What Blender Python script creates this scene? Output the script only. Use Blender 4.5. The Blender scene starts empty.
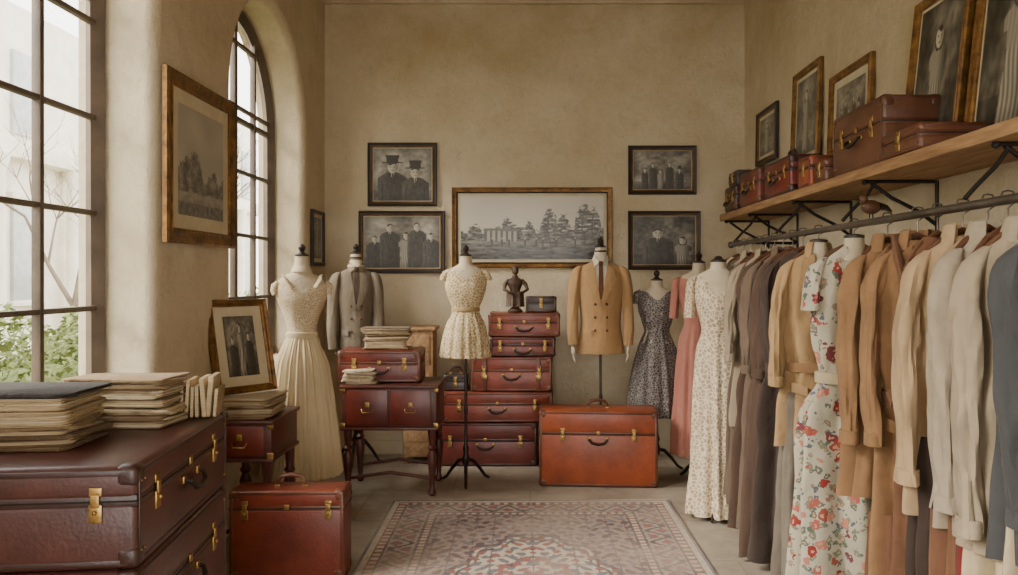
import bpy, bmesh, math, random
from mathutils import Vector, Matrix, Euler, noise
random.seed(7)
S=bpy.context.scene
pi=math.pi
def srgb(r,g,b):
    f=lambda c:(c/255/12.92) if c/255<=.04045 else ((c/255+.055)/1.055)**2.4
    return (f(r),f(g),f(b))
def N(x,y,z): return noise.noise(Vector((x,y,z)))
# ------------------------------------------------------------ materials
def mk(name,c1,c2=None,ns=5,rough=.6,metal=0,bump=.1,bs=60,coat=0,sheen=0,vor=None,vcol=False,flower=False,wood=False,dist=.02,wear=None):
    m=bpy.data.materials.new(name); m.use_nodes=True
    nt=m.node_tree; nd=nt.nodes; ln=nt.links
    bs_=nd['Principled BSDF']
    tc=nd.new('ShaderNodeTexCoord')
    if c2 is None: c2=tuple(x*.62 for x in c1)
    nz=nd.new('ShaderNodeTexNoise'); nz.inputs['Scale'].default_value=ns; nz.inputs['Detail'].default_value=6; nz.inputs['Roughness'].default_value=.65
    vec=tc.outputs['Object']
    if wood:
        mp=nd.new('ShaderNodeMapping'); mp.inputs['Scale'].default_value=wood; ln.new(vec,mp.inputs[0]); vec=mp.outputs[0]
    ln.new(vec,nz.inputs['Vector'])
    cr=nd.new('ShaderNodeValToRGB'); cr.color_ramp.elements[0].position=.32; cr.color_ramp.elements[1].position=.68
    cr.color_ramp.elements[0].color=(*c2,1); cr.color_ramp.elements[1].color=(*c1,1)
    ln.new(nz.outputs['Fac'],cr.inputs[0])
    out=cr.outputs[0]
    if vcol:
        at=nd.new('ShaderNodeAttribute'); at.attribute_name='Col'; out=at.outputs['Color']
    hsrc=None
    if wear:
        n4=nd.new('ShaderNodeTexNoise'); n4.inputs['Scale'].default_value=30; n4.inputs['Detail'].default_value=12; n4.inputs['Roughness'].default_value=.85
        ln.new(tc.outputs['Object'],n4.inputs['Vector'])
        r4=nd.new('ShaderNodeMapRange'); r4.inputs[1].default_value=.60; r4.inputs[2].default_value=.74; r4.inputs[4].default_value=.6; ln.new(n4.outputs[0],r4.inputs[0])
        mx=nd.new('ShaderNodeMix'); mx.data_type='RGBA'; ln.new(r4.outputs[0],mx.inputs[0]); ln.new(out,mx.inputs[6]); mx.inputs[7].default_value=(*wear,1); out=mx.outputs[2]
        r5=nd.new('ShaderNodeMapRange'); r5.inputs[1].default_value=.46; r5.inputs[2].default_value=.34; r5.inputs[4].default_value=.6; ln.new(n4.outputs[0],r5.inputs[0])
        mx=nd.new('ShaderNodeMix'); mx.data_type='RGBA'; ln.new(r5.outputs[0],mx.inputs[0]); ln.new(out,mx.inputs[6]); mx.inputs[7].default_value=(*[q*.45 for q in c2],1); out=mx.outputs[2]
    if vor:
        v=nd.new('ShaderNodeTexVoronoi'); v.inputs['Scale'].default_value=vor[0]; v.feature='DISTANCE_TO_EDGE'
        ln.new(tc.outputs['Object'],v.inputs['Vector'])
        r2=nd.new('ShaderNodeValToRGB'); r2.color_ramp.elements[0].position=vor[2]; r2.color_ramp.elements[1].position=vor[2]+.12
        ln.new(v.outputs['Distance'],r2.inputs[0])
        mx=nd.new('ShaderNodeMix'); mx.data_type='RGBA'; ln.new(r2.outputs[0],mx.inputs[0]); mx.inputs[6].default_value=(*vor[1],1); ln.new(out,mx.inputs[7])
        out=mx.outputs[2]; hsrc=r2.outputs[0]
    if flower:
        n2=nd.new('ShaderNodeTexNoise'); n2.inputs['Scale'].default_value=34; ln.new(tc.outputs['Object'],n2.inputs['Vector'])
        va=nd.new('ShaderNodeVectorMath'); va.operation='MULTIPLY_ADD'; ln.new(n2.outputs['Color'],va.inputs[0]); va.inputs[1].default_value=(.05,.05,.05); ln.new(tc.outputs['Object'],va.inputs[2])
        for sc,thr,cols,pr in ((30,.45,[(92,106,90),(118,126,104),(88,98,108),(140,128,104)],.6),(18,.42,[(146,52,44),(176,92,78),(116,54,58),(186,124,104),(156,78,58)],.5)):
            v=nd.new('ShaderNodeTexVoronoi'); v.inputs['Scale'].default_value=sc; ln.new(va.outputs[0],v.inputs['Vector'])
            sp=nd.new('ShaderNodeSeparateColor'); ln.new(v.outputs['Color'],sp.inputs[0])
            r3=nd.new('ShaderNodeValToRGB'); r3.color_ramp.interpolation='CONSTANT'
            e=r3.color_ramp.elements
            while len(e)<len(cols): e.new(.5)
            for i,c in enumerate(cols):
                e[i].position=i/len(cols); e[i].color=(*srgb(*c),1)
            ln.new(sp.outputs[0],r3.inputs[0])
            g=nd.new('ShaderNodeMath'); g.operation='GREATER_THAN'; g.inputs[1].default_value=1-pr; ln.new(sp.outputs[1],g.inputs[0])
            l=nd.new('ShaderNodeMath'); l.operation='LESS_THAN'; l.inputs[1].default_value=thr; ln.new(v.outputs['Distance'],l.inputs[0])
            mu=nd.new('ShaderNodeMath'); mu.operation='MULTIPLY'; ln.new(g.outputs[0],mu.inputs[0]); ln.new(l.outputs[0],mu.inputs[1])
            mx=nd.new('ShaderNodeMix'); mx.data_type='RGBA'; ln.new(mu.outputs[0],mx.inputs[0]); ln.new(out,mx.inputs[6]); ln.new(r3.outputs[0],mx.inputs[7]); out=mx.outputs[2]
            l2=nd.new('ShaderNodeMath'); l2.operation='LESS_THAN'; l2.inputs[1].default_value=thr*.4; ln.new(v.outputs['Distance'],l2.inputs[0])
            mu2=nd.new('ShaderNodeMath'); mu2.operation='MULTIPLY'; ln.new(g.outputs[0],mu2.inputs[0]); ln.new(l2.outputs[0],mu2.inputs[1])
            mx=nd.new('ShaderNodeMix'); mx.data_type='RGBA'; ln.new(mu2.outputs[0],mx.inputs[0]); ln.new(out,mx.inputs[6]); mx.inputs[7].default_value=(*srgb(200,152,124),1); out=mx.outputs[2]
    ln.new(out,bs_.inputs['Base Color'])
    bs_.inputs['Roughness'].default_value=rough; bs_.inputs['Metallic'].default_value=metal
    if coat: bs_.inputs['Coat Weight'].default_value=coat; bs_.inputs['Coat Roughness'].default_value=.25
    if sheen: bs_.inputs['Sheen Weight'].default_value=sheen
    if bump:
        nb=nd.new('ShaderNodeTexNoise'); nb.inputs['Scale'].default_value=bs; nb.inputs['Detail'].default_value=4
        ln.new(vec,nb.inputs['Vector'])
        bp=nd.new('ShaderNodeBump'); bp.inputs['Strength'].default_value=bump; bp.inputs['Distance'].default_value=dist
        ln.new(hsrc if hsrc else nb.outputs['Fac'],bp.inputs['Height']); ln.new(bp.outputs[0],bs_.inputs['Normal'])
    return m
def cloth(name,r,g,b,k=.72,**kw):
    c=srgb(r,g,b); kw.setdefault('sheen',.06); kw.setdefault('rough',.95); kw.setdefault('bs',22); kw.setdefault('bump',.4)
    return mk(name,c,tuple(x*k for x in c),ns=5,**kw)
def leather(name,r,g,b,k=.5):
    c=srgb(r,g,b); return mk(name,c,tuple(x*k for x in c),ns=5,rough=.38,bump=.3,bs=90,coat=.2,dist=.004,wear=tuple(min(1,x*1.45+.02) for x in c))
def plaster():
    m=bpy.data.materials.new('aged_plaster'); m.use_nodes=True; nt=m.node_tree; nd=nt.nodes; ln=nt.links; p=nd['Principled BSDF']
    g=nd.new('ShaderNodeNewGeometry')
    def nz(s,d=8,r=.6):
        n=nd.new('ShaderNodeTexNoise'); n.inputs['Scale'].default_value=s; n.inputs['Detail'].default_value=d; n.inputs['Roughness'].default_value=r; ln.new(g.outputs['Position'],n.inputs['Vector']); return n
    def mixc(f,a,b):
        mx=nd.new('ShaderNodeMix'); mx.data_type='RGBA'; ln.new(f,mx.inputs[0])
        for i,v in ((6,a),(7,b)):
            if isinstance(v,tuple): mx.inputs[i].default_value=(*v,1)
            else: ln.new(v,mx.inputs[i])
        return mx.outputs[2]
    def ramp(src,a,b,hi=1):
        r=nd.new('ShaderNodeMapRange'); r.inputs[1].default_value=a; r.inputs[2].default_value=b; r.inputs[4].default_value=hi; ln.new(src,r.inputs[0]); return r.outputs[0]
    a=ramp(nz(1.2).outputs[0],.35,.68)
    c=mixc(a,srgb(220,206,178),srgb(200,183,150))
    c=mixc(ramp(nz(4,12,.75).outputs[0],.50,.74,.55),c,srgb(176,154,118))
    c=mixc(ramp(nz(24,10,.8).outputs[0],.55,.70,.35),c,srgb(160,140,110))
    sp=nd.new('ShaderNodeSeparateXYZ'); ln.new(g.outputs['Position'],sp.inputs[0])
    def mul(x,y):
        q=nd.new('ShaderNodeMath'); q.operation='MULTIPLY'; ln.new(x,q.inputs[0]); ln.new(y,q.inputs[1]); return q.outputs[0]
    c=mixc(mul(ramp(sp.outputs[2],1.8,3.9,.8),ramp(nz(1.5,12,.7).outputs[0],.28,.66)),c,srgb(166,140,98))
    ln.new(c,p.inputs['Base Color']); p.inputs['Roughness'].default_value=.95
    bp=nd.new('ShaderNodeBump'); bp.inputs['Strength'].default_value=.7; bp.inputs['Distance'].default_value=.03
    ln.new(nz(16,12,.78).outputs[0],bp.inputs['Height']); ln.new(bp.outputs[0],p.inputs['Normal'])
    return m
def floormat():
    m=bpy.data.materials.new('worn_stone_floor'); m.use_nodes=True; nt=m.node_tree; nd=nt.nodes; ln=nt.links; p=nd['Principled BSDF']
    g=nd.new('ShaderNodeNewGeometry')
    n=nd.new('ShaderNodeTexNoise'); n.inputs['Scale'].default_value=2.6; n.inputs['Detail'].default_value=12; n.inputs['Roughness'].default_value=.75; ln.new(g.outputs['Position'],n.inputs['Vector'])
    r=nd.new('ShaderNodeValToRGB'); r.color_ramp.elements[0].position=.32; r.color_ramp.elements[1].position=.68
    r.color_ramp.elements[0].color=(*srgb(126,114,98),1); r.color_ramp.elements[1].color=(*srgb(174,162,144),1); ln.new(n.outputs[0],r.inputs[0])
    b=nd.new('ShaderNodeTexBrick'); b.inputs['Scale'].default_value=1.0; b.inputs['Brick Width'].default_value=1.1; b.inputs['Row Height'].default_value=.7; b.inputs['Mortar Size'].default_value=.005
    b.inputs['Color1'].default_value=(1,1,1,1); b.inputs['Color2'].default_value=(.9,.89,.87,1); b.inputs['Mortar'].default_value=(.68,.66,.62,1)
    ln.new(g.outputs['Position'],b.inputs['Vector'])
    mx=nd.new('ShaderNodeMix'); mx.data_type='RGBA'; mx.blend_type='MULTIPLY'; mx.inputs[0].default_value=.8; ln.new(r.outputs[0],mx.inputs[6]); ln.new(b.outputs[0],mx.inputs[7])
    ln.new(mx.outputs[2],p.inputs['Base Color']); p.inputs['Roughness'].default_value=.55
    bp=nd.new('ShaderNodeBump'); bp.inputs['Strength'].default_value=.25; bp.inputs['Distance'].default_value=.01; ln.new(n.outputs[0],bp.inputs['Height']); ln.new(bp.outputs[0],p.inputs['Normal'])
    return m
PL=plaster(); FL=floormat()
BRASS=mk('aged_brass',srgb(196,160,96),srgb(130,100,56),ns=30,rough=.38,metal=.85,bump=0)
GOLD=mk('gilded_wood',srgb(150,108,54),srgb(74,48,24),ns=14,rough=.42,metal=.45,bump=.5,bs=60,dist=.006)
IRON=mk('dark_iron',srgb(54,48,44),srgb(34,30,28),rough=.5,metal=.6,bump=.1)
STEEL=mk('worn_steel_pipe',srgb(134,128,120),srgb(90,84,78),rough=.38,metal=.85,bump=.1)
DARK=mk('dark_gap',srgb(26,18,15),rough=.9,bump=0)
DWOOD=mk('ebonised_wood',srgb(46,31,24),srgb(26,17,13),rough=.4,bump=.1)
REDWOOD=mk('mahogany',srgb(96,42,30),srgb(54,24,17),ns=8,rough=.4,wood=(1,8,8),bump=.1,coat=.15)
SHELFW=mk('oak_shelf',srgb(180,142,100),srgb(128,94,62),ns=5,rough=.7,wood=(8,.8,8),bump=.3,bs=20,dist=.005)
HWOOD=mk('hanger_wood',srgb(98,62,40),srgb(64,40,27),rough=.5,bump=.1)
PAPER=mk('aged_paper',srgb(206,188,154),srgb(160,138,104),ns=20,rough=.9,wood=(1,1,30),bump=.4,bs=30,dist=.004)
WINM=mk('window_bronze_paint',srgb(98,82,66),srgb(70,58,47),rough=.6,bump=.1)
CREAM=cloth('mannequin_linen',208,192,164)
PRINT=mk('photo_print',(1,1,1),vcol=True,rough=.35,bump=0,coat=.2)
MATB=mk('passe_partout',srgb(204,192,164),srgb(184,170,140),rough=.9,bump=0)
RUGM=mk('wool_rug',(1,1,1),vcol=True,rough=.95,bump=.5,bs=160,dist=.004,sheen=.05)
BLK=mk('black_frame',srgb(50,38,29),srgb(30,22,17),rough=.45,bump=.1)
# ------------------------------------------------------------ builder
class B:
    def __init__(s,name): s.n=name; s.V=[];s.F=[];s.M=[];s.C=[];s.mats=[];s.col=False
    def add(s,vs,fs,mat,T=None,cols=None):
        if mat not in s.mats: s.mats.append(mat)
        k=s.mats.index(mat); o=len(s.V)
        for v in vs:
            v=Vector(v); s.V.append(T@v if T else v)
        if cols: s.col=True; s.C+=cols
        else: s.C+=[(1,1,1)]*len(vs)
        for f in fs: s.F.append([i+o for i in f]); s.M.append(k)
    def box(s,c,sz,mat,bev=0,rot=(0,0,0),seg=2,T=None):
        bm=bmesh.new(); bmesh.ops.create_cube(bm,size=1)
        bmesh.ops.scale(bm,vec=sz,verts=bm.verts)
        if bev>0: bmesh.ops.bevel(bm,geom=bm.edges[:],offset=min(bev,min(sz)*.45),segments=seg,affect='EDGES',profile=.5)
        M=Matrix.Translation(c)@Euler(rot).to_matrix().to_4x4()
        if T: M=T@M
        bm.verts.index_update()
        s.add([M@v.co for v in bm.verts],[[v.index for v in f.verts] for f in bm.faces],mat); bm.free()
    def loft(s,rings,mat,c0=True,c1=True,T=None,close=True):
        n=len(rings[0]); vs=[p for r in rings for p in r]; fs=[]
        for i in range(len(rings)-1):
            for j in range(n if close else n-1):
                a=i*n+j; b=i*n+(j+1)%n; fs.append([a,b,b+n,a+n])
        if c0: fs.append(list(range(n))[::-1])
        if c1: fs.append([(len(rings)-1)*n+j for j in range(n)])
        s.add(vs,fs,mat,T)
    def lathe(s,prof,c,mat,n=24,T=None):
        s.loft([[(c[0]+r*math.cos(2*pi*j/n),c[1]+r*math.sin(2*pi*j/n),c[2]+z) for j in range(n)] for r,z in prof],mat,T=T)
    def tube(s,pts,r,mat,n=8,T=None,flat=1):
        pts=[Vector(p) for p in pts]; rings=[]
        up=None
        for i,p in enumerate(pts):
            t=(pts[min(i+1,len(pts)-1)]-pts[max(i-1,0)]).normalized()
            if up is None:
                up=Vector((0,0,1)) if abs(t.z)<.9 else Vector((0,1,0))
            up=(up-t*up.dot(t)).normalized(); sd=t.cross(up)
            rr=r[i] if isinstance(r,(list,tuple)) else r
            rings.append([p+up*math.cos(2*pi*j/n)*rr+sd*math.sin(2*pi*j/n)*rr*flat for j in range(n)])
        s.loft(rings,mat,T=T)
    def ball(s,c,r,mat,n=14,T=None):
        if not isinstance(r,(tuple,list)): r=(r,r,r)
        m=n//2; rings=[]
        for i in range(m+1):
            a=-pi/2+pi*(i*.98+.01*m)/m if m else 0
            rings.append([(c[0]+r[0]*math.cos(a)*math.cos(2*pi*j/n),c[1]+r[1]*math.cos(a)*math.sin(2*pi*j/n),c[2]+r[2]*math.sin(a)) for j in range(n)])
        s.loft(rings,mat,T=T)
    def grid(s,f,nu,nv,mat,cf=None,T=None):
        vs=[];cs=[];fs=[]
        for j in range(nv+1):
            for i in range(nu+1):
                u=i/nu;v=j/nv; vs.append(f(u,v))
                if cf: cs.append(cf(u,v))
        for j in range(nv):
            for i in range(nu):
                a=j*(nu+1)+i; fs.append([a,a+1,a+nu+2,a+nu+1])
        s.add(vs,fs,mat,T,cs if cf else None)
    def done(s,loc=(0,0,0),rot=(0,0,0),ang=40,smooth=True):
        me=bpy.data.meshes.new(s.n); me.from_pydata([tuple(v) for v in s.V],[],s.F)
        for m in s.mats: me.materials.append(m)
        me.polygons.foreach_set('material_index',s.M)
        if smooth:
            me.polygons.foreach_set('use_smooth',[True]*len(s.F)); me.set_sharp_from_angle(angle=math.radians(ang))
        if s.col:
            at=me.color_attributes.new('Col','FLOAT_COLOR','POINT'); at.data.foreach_set('color',[x for c in s.C for x in (*c,1)])
        me.update()
        o=bpy.data.objects.new(s.n,me); S.collection.objects.link(o); o.location=loc; o.rotation_euler=rot
        return o
def ci(K,z):
    if z>=K[0][0]: return K[0][1:]
    if z<=K[-1][0]: return K[-1][1:]
    for i in range(len(K)-1):
        if K[i][0]>=z>=K[i+1][0]: break
    a,b=K[i],K[i+1]; dz=b[0]-a[0]; t=(z-a[0])/dz
    p=K[i-1] if i>0 else a; q=K[i+2] if i+2<len(K) else b
    out=[]
    for c in range(1,len(a)):
        ma=(b[c]-p[c])/(b[0]-p[0])*dz; mb=(q[c]-a[c])/(q[0]-a[0])*dz
        out.append((2*t**3-3*t*t+1)*a[c]+(t**3-2*t*t+t)*ma+(-2*t**3+3*t*t)*b[c]+(t**3-t*t)*mb)
    return out
# ------------------------------------------------------------ room shell
XL,XR,YB,ZC,YF=-1.75,1.83,6.75,3.88,-2.0
b=B('floor'); b.box(((XL+XR)/2,(YB+YF)/2,-.05),(XR-XL+.6,YB-YF+.4,.1),FL); b.done(smooth=False)
b=B('ceiling'); b.box(((XL+XR)/2,(YB+YF)/2,ZC+.05),(XR-XL+.6,YB-YF+.4,.1),PL); b.done(smooth=False)
b=B('wall_back'); b.box(((XL+XR)/2,YB+.1,ZC/2),(XR-XL+.6,.2,ZC),PL); b.done(smooth=False)
b=B('wall_right'); b.box((XR+.1,(YB+YF)/2,ZC/2),(.2,YB-YF,ZC),PL); b.done(smooth=False)
b=B('added_wall_front')   # unseen wall added behind the viewer to cut frontal fill, with an opening
b.box((-1.5,YF-.1,ZC/2),(.7,.2,ZC),PL); b.box((1.6,YF-.1,ZC/2),(.7,.2,ZC),PL); b.box((.05,YF-.1,(ZC+2.9)/2),(2.4,.2,ZC-2.9),PL); b.done(smooth=False)
WIN=[(-.9,.9,.92,2.8),(1.9,3.7,.92,2.8),(4.65,6.15,.92,2.6)]  # first window is out of view, added for extra light on the garments
def outline(w,e,n=24):
    y0,y1,s,sp=w; yc=(y0+y1)/2; r=(y1-y0)/2+e
    pts=[(y0-e,s-e)]+[(yc-r*math.cos(pi*i/n),sp+r*math.sin(pi*i/n)) for i in range(n+1)]+[(y1+e,s-e)]
    return pts
b=B('wall_left'); R=.06; TH=.36
def quad(b,p,mat): b.add(p,[[0,1,2,3]],mat)
y=YF
for w in WIN:
    for X in (XL,XL-TH):
        e=R if X==XL else 0
        yn=w[0]-e
        quad(b,[(X,y if X==XL or y==YF else y-R,0),(X,yn,0),(X,yn,ZC),(X,y if X==XL or y==YF else y-R,ZC)],PL)
        quad(b,[(X,yn,0),(X,w[1]+e,0),(X,w[1]+e,w[2]-e),(X,yn,w[2]-e)],PL)
        o=outline(w,e)[1:-1]
        for i in range(len(o)-1): quad(b,[(X,*o[i]),(X,*o[i+1]),(X,o[i+1][0],ZC),(X,o[i][0],ZC)],PL)
    rings=[]
    for k in range(6):
        a=pi/2*k/5; rings.append([(XL-R*(1-math.cos(a)),yy,zz) for yy,zz in outline(w,R*(1-math.sin(a)))])
    rings.append([(XL-TH,yy,zz) for yy,zz in outline(w,0)])
    b.loft(rings,PL,False,False)
    y=w[1]+R
for X in (XL,XL-TH): quad(b,[(X,y if X==XL else y-R,0),(X,YB,0),(X,YB,ZC),(X,y if X==XL else y-R,ZC)],PL)
b.done(ang=50)
for k,w in enumerate(WIN):
    b=B('window_%d'%(k+1)); y0,y1,s,sp=w; yc=(y0+y1)/2; r=(y1-y0)/2; X=XL-.27  # also frames the unseen window added for light
    o=outline(w,-.02); pts=[(X,*p) for p in o]+[(X,o[0][0],o[0][1])]
    b.tube(pts,.045,WINM,4)
    b.box((X,yc,s+.02),(.09,y1-y0,.07),WINM,.01)
    for i in range(1,4):
        yy=y0+(y1-y0)*i/4; zt=sp+math.sqrt(r*r-(yy-yc)**2); wd=.05 if i==2 else .03
        b.box((X,yy,(s+zt)/2),(.04,wd,zt-s),WINM,.006)
    z=s+.44
    while z<sp+r-.1:
        hw=r if z<sp else math.sqrt(r*r-(z-sp)**2)
        b.box((X,yc,z),(.034,2*hw-.02,.024),WINM,.005); z+=.44
    b.box((X-.01,yc,sp),(.04,2*r-.02,.035),WINM,.006)
    b.done()
b=B('baseboard_back'); b.box(((XL+XR)/2,YB-.01,.06),(XR-XL,.02,.12),PL,.004); b.done()
b=B('baseboard_right'); b.box((XR-.01,(YB+YF)/2,.06),(.02,YB-YF-.04,.12),PL,.004); b.done()
b=B('trim_1'); b.box(((XL+XR)/2,YB-.02,ZC-.025),(XR-XL,.04,.05),PL,.012); b.done()
# ------------------------------------------------------------ rug
def fb(x,y,s=0): return N(x,y,s)+.5*N(2*x,2*y,s+3)+.25*N(4*x,4*y,s+7)
RW,RL=1.84,3.0
cA=srgb(186,172,150);cB=srgb(80,64,66);cC=srgb(132,80,72);cD=srgb(160,142,126);cE=srgb(100,98,104)
def lerp(a,c,t): return tuple(a[i]+(c[i]-a[i])*t for i in range(3))
def rugc(u,v):
    x=u*RW;y=v*RL; d=min(x,RW-x,y,RL-y)
    if min(x,RW-x)<min(y,RL-y): s=y; sym=abs(y-RL/2)
    else: s=x; sym=abs(x-RW/2)
    if d<.02: c=cE
    elif d<.05: c=cA
    elif d<.06: c=cB
    elif d<.10: c=cC if math.sin(sym*2*pi/.06)>0 else cA
    elif d<.115: c=cB
    elif d<.27:
        t=(d-.19)/.08; a=math.sin(sym*2*pi/.2)
        m=abs(t-.7*a)
        c=cD
        if m<.2: c=cB
        elif (math.hypot(((sym/.1)%1-.5)*1.1,t+.7*math.copysign(1,math.sin(sym*2*pi/.2))*0.6)<.36): c=cC
        elif math.sin(sym*90)*math.sin(d*110)>.4: c=cE
    elif d<.285: c=cB
    elif d<.32: c=cA if math.sin(sym*2*pi/.05)>-.2 else cC
    elif d<.33: c=cB
    else:
        X=abs(x-RW/2);Y=abs(y-RL/2)
        q=math.hypot(X/.42,Y/.75); an=math.atan2(Y/.75,X/.42)
        q2=q*(1+.06*math.cos(12*an))
        base=lerp(cD,cC,.3) if q2>1 else cA
        if abs(q2-1)<.035 or abs(q2-.9)<.02: base=cB
        elif abs(q2-.5)<.04: base=cC
        elif q2<.3: base=cC
        p=math.sin(X*44+1.3*math.sin(Y*23))*math.sin(Y*41+1.3*math.sin(X*25))
        if p>.42: base=cB if q2>1 else cE
        elif p<-.5: base=cE if q2>1 else cC
        elif abs(math.sin(X*28)*math.cos(Y*26))<.07: base=cB
        c=base
    w=.34+.6*fb(x*2.2,y*2.2,5); w=max(.08,min(.65,w))
    c=lerp(c,cD,w)
    g=.96+.22*N(x*40,y*40,2)
    return tuple(max(0,q*g) for q in c)
b=B('persian_rug')
b.grid(lambda u,v:((u-.5)*RW,(v-.5)*RL,.012+.002*N(u*5,v*7,1)),270,430,RUGM,rugc)
b.box((0,0,.005),(RW-.005,RL-.005,.01),PAPER)
for sgn in (-1,1):
    for i in range(150):
        x=-RW/2+RW*(i+.5)/150
        b.tube([(x,sgn*RL/2,.008),(x+random.uniform(-.006,.006),sgn*(RL/2+.04),.004)],.003,PAPER,4)
b.done((.02,5.30-RL/2,.001),(0,0,math.radians(.5)))
# ------------------------------------------------------------ suitcases
def suitcase(name,w,d,h,mat,loc,rz=0,trim=None,top=False,straps=False,handle=True,latch=(-.3,.3),seam=.62,ends=False,caps=True,bev=.016):
    trim=trim or mat; b=B(name); hs=h*seam
    b.box((0,0,hs/2-.0005),(w,d,hs-.001),mat,bev,seg=3)
    b.box((0,0,(hs+h)/2+.0005),(w,d,h-hs-.001),mat,bev,seg=3)
    b.box((0,0,hs),(w-.003,d-.003,.034),trim,.006)
    b.box((0,0,hs),(w-.0005,d-.0005,.0045),DARK,.001)
    for z in (bev*.9,h-bev*.9):
        for sy in (-1,1): b.box((0,sy*(d/2-.0005),z),(w-.05,.004,.015),trim,.0015)
        for sx in (-1,1): b.box((sx*(w/2-.0005),0,z),(.004,d-.05,.015),trim,.0015)
    for sx in (-1,1): b.box((sx*(w/2-bev*.9),-d/2+.0005,h/2),(.015,.004,h-.05),trim,.0015)
    cs=min(.06,h*.28)
    if caps:
        for sx in (-1,1):
            for sy in (-1,1):
                for z in (cs/2,h-cs/2+.002):
                    b.box((sx*(w/2-cs/2+.002),sy*(d/2-cs/2+.002),z),(cs,cs,cs),trim,.018,seg=3)
                    for q in (.35,.75): b.ball((sx*(w/2-cs*q),sy*(d/2+.002),z+cs*.22*(1 if z<h/2 else -1)),.003,BRASS,6)
    f=-d/2
    def latchat(T,k=1.0):
        b.box((0,-.003,hs-.026*k),(.030*k,.007,.042*k),BRASS,.003,T=T)
        b.box((0,-.006,hs+.004),(.020*k,.007,.030*k),BRASS,.003,T=T)
        b.ball((0,-.010,hs-.022*k),.006*k,BRASS,8,T=T)
        b.box((0,-.002,hs+.024*k),(.028*k,.005,.020*k),BRASS,.002,T=T)
    k=1.15 if w>.5 else 1
    for lx in latch: latchat(Matrix.Translation((lx*w,f,0)),k)
    b.box((0,f-.003,hs+.008),(.024,.006,.024),BRASS,.002)
    if ends:
        for sx in (-1,1):
            for q in (-.2,.2): latchat(Matrix.Translation((sx*w/2,0,0))@Matrix.Rotation(sx*pi/2,4,'Z')@Matrix.Translation((q,0,0)),1.1)
    hw=.065
    if handle:
        zh=hs-.035 if hs-.035>.05 else h*.5
        b.tube([(-hw,f-.004,zh),(-hw,f-.022,zh-.006),(-hw*.7,f-.034,zh-.026),(0,f-.036,zh-.034),(hw*.7,f-.034,zh-.026),(hw,f-.022,zh-.006),(hw,f-.004,zh)],[.006,.007,.009,.010,.009,.007,.006],DWOOD,8)
        for sx in (-1,1): b.box((sx*hw,f-.004,zh),(.026,.009,.024),BRASS,.004)
    if top:
        hw=.07 if w>.3 else .045
        b.tube([(-hw,0,h),(-hw,0,h+.025),(-hw*.7,0,h+.05),(0,0,h+.058),(hw*.7,0,h+.05),(hw,0,h+.025),(hw,0,h)],[.006,.008,.010,.012,.010,.008,.006],trim,8)
        for sx in (-1,1): b.box((sx*hw,0,h+.004),(.03,.03,.01),BRASS,.003)
    if straps:
        for lx in (-.33,.33):
            b.box((lx*w,f-.002,h/2),(.03,.006,h-.01),trim,.002); b.box((lx*w,0,h+.001),(.03,d-.01,.006),trim,.002)
            b.box((lx*w,f-.007,h*.42),(.042,.006,.034),BRASS,.002)
    return b.done(loc,(0,0,rz))
LR=leather('oxblood_leather',112,44,31); LR2=leather('red_brown_leather',126,54,36); LT=leather('tan_leather',164,76,38); LB=leather('brown_leather',118,72,48)
LD=leather('dark_burgundy_leather',84,44,38); LTR=leather('worn_trim_leather',104,56,34); LDT=leather('dark_trim_leather',62,32,25); LG=leather('grey_black_leather',62,54,50); LW=leather('walnut_leather',90,58,39)
LCH=leather('cherry_leather',128,42,31)
rz=math.radians(90+6.5)
for z0,hh,mt in ((0,.40,LD),(.402,.36,LD),(.764,.262,LD)):
    suitcase('travel_trunk',.84,.60,hh,mt,(-1.335,2.38,z0),rz,trim=LDT,ends=True,seam=.66,latch=(-.34,.30),bev=.02)
suitcase('leather_suitcase',.57,.19,.445,LR2,(-1.21,4.02,0),math.radians(2),trim=LTR,top=True,seam=.8,latch=(-.36,.36),handle=False)
kx=[(-.77,.056,0,.345),(-.71,.18,.347,.592),(-.47,.18,.594,.87),(-.326,.2,.872,1.028),(-.334,.24,1.03,1.22)]
for i,(a,c,z0,z1) in enumerate(kx):
    suitcase('vintage_suitcase',c-a,.36-.01*i,z1-z0,[LR,LR2,LR2,LR,LR2][i],((a+c)/2,6.48,z0),math.radians([0,1,-1,1.5,0][i]),trim=LTR if i in(1,2,4) else LDT,seam=.6,straps=(i==2),latch=(-.34,.34))
suitcase('vanity_case',.19,.17,.13,LG,(-.6,6.44,.594),0,trim=LDT,top=True,handle=False,latch=(0,),caps=False)
suitcase('jewelry_box',.25,.17,.13,LG,(.09,6.46,1.222),0,trim=LDT,handle=False,latch=(0,),caps=False)
suitcase('large_tan_suitcase',.85,.32,.545,LT,(.50,5.83,0),math.radians(-4),trim=LTR,top=True,seam=.7,latch=(-.3,.3))
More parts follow.
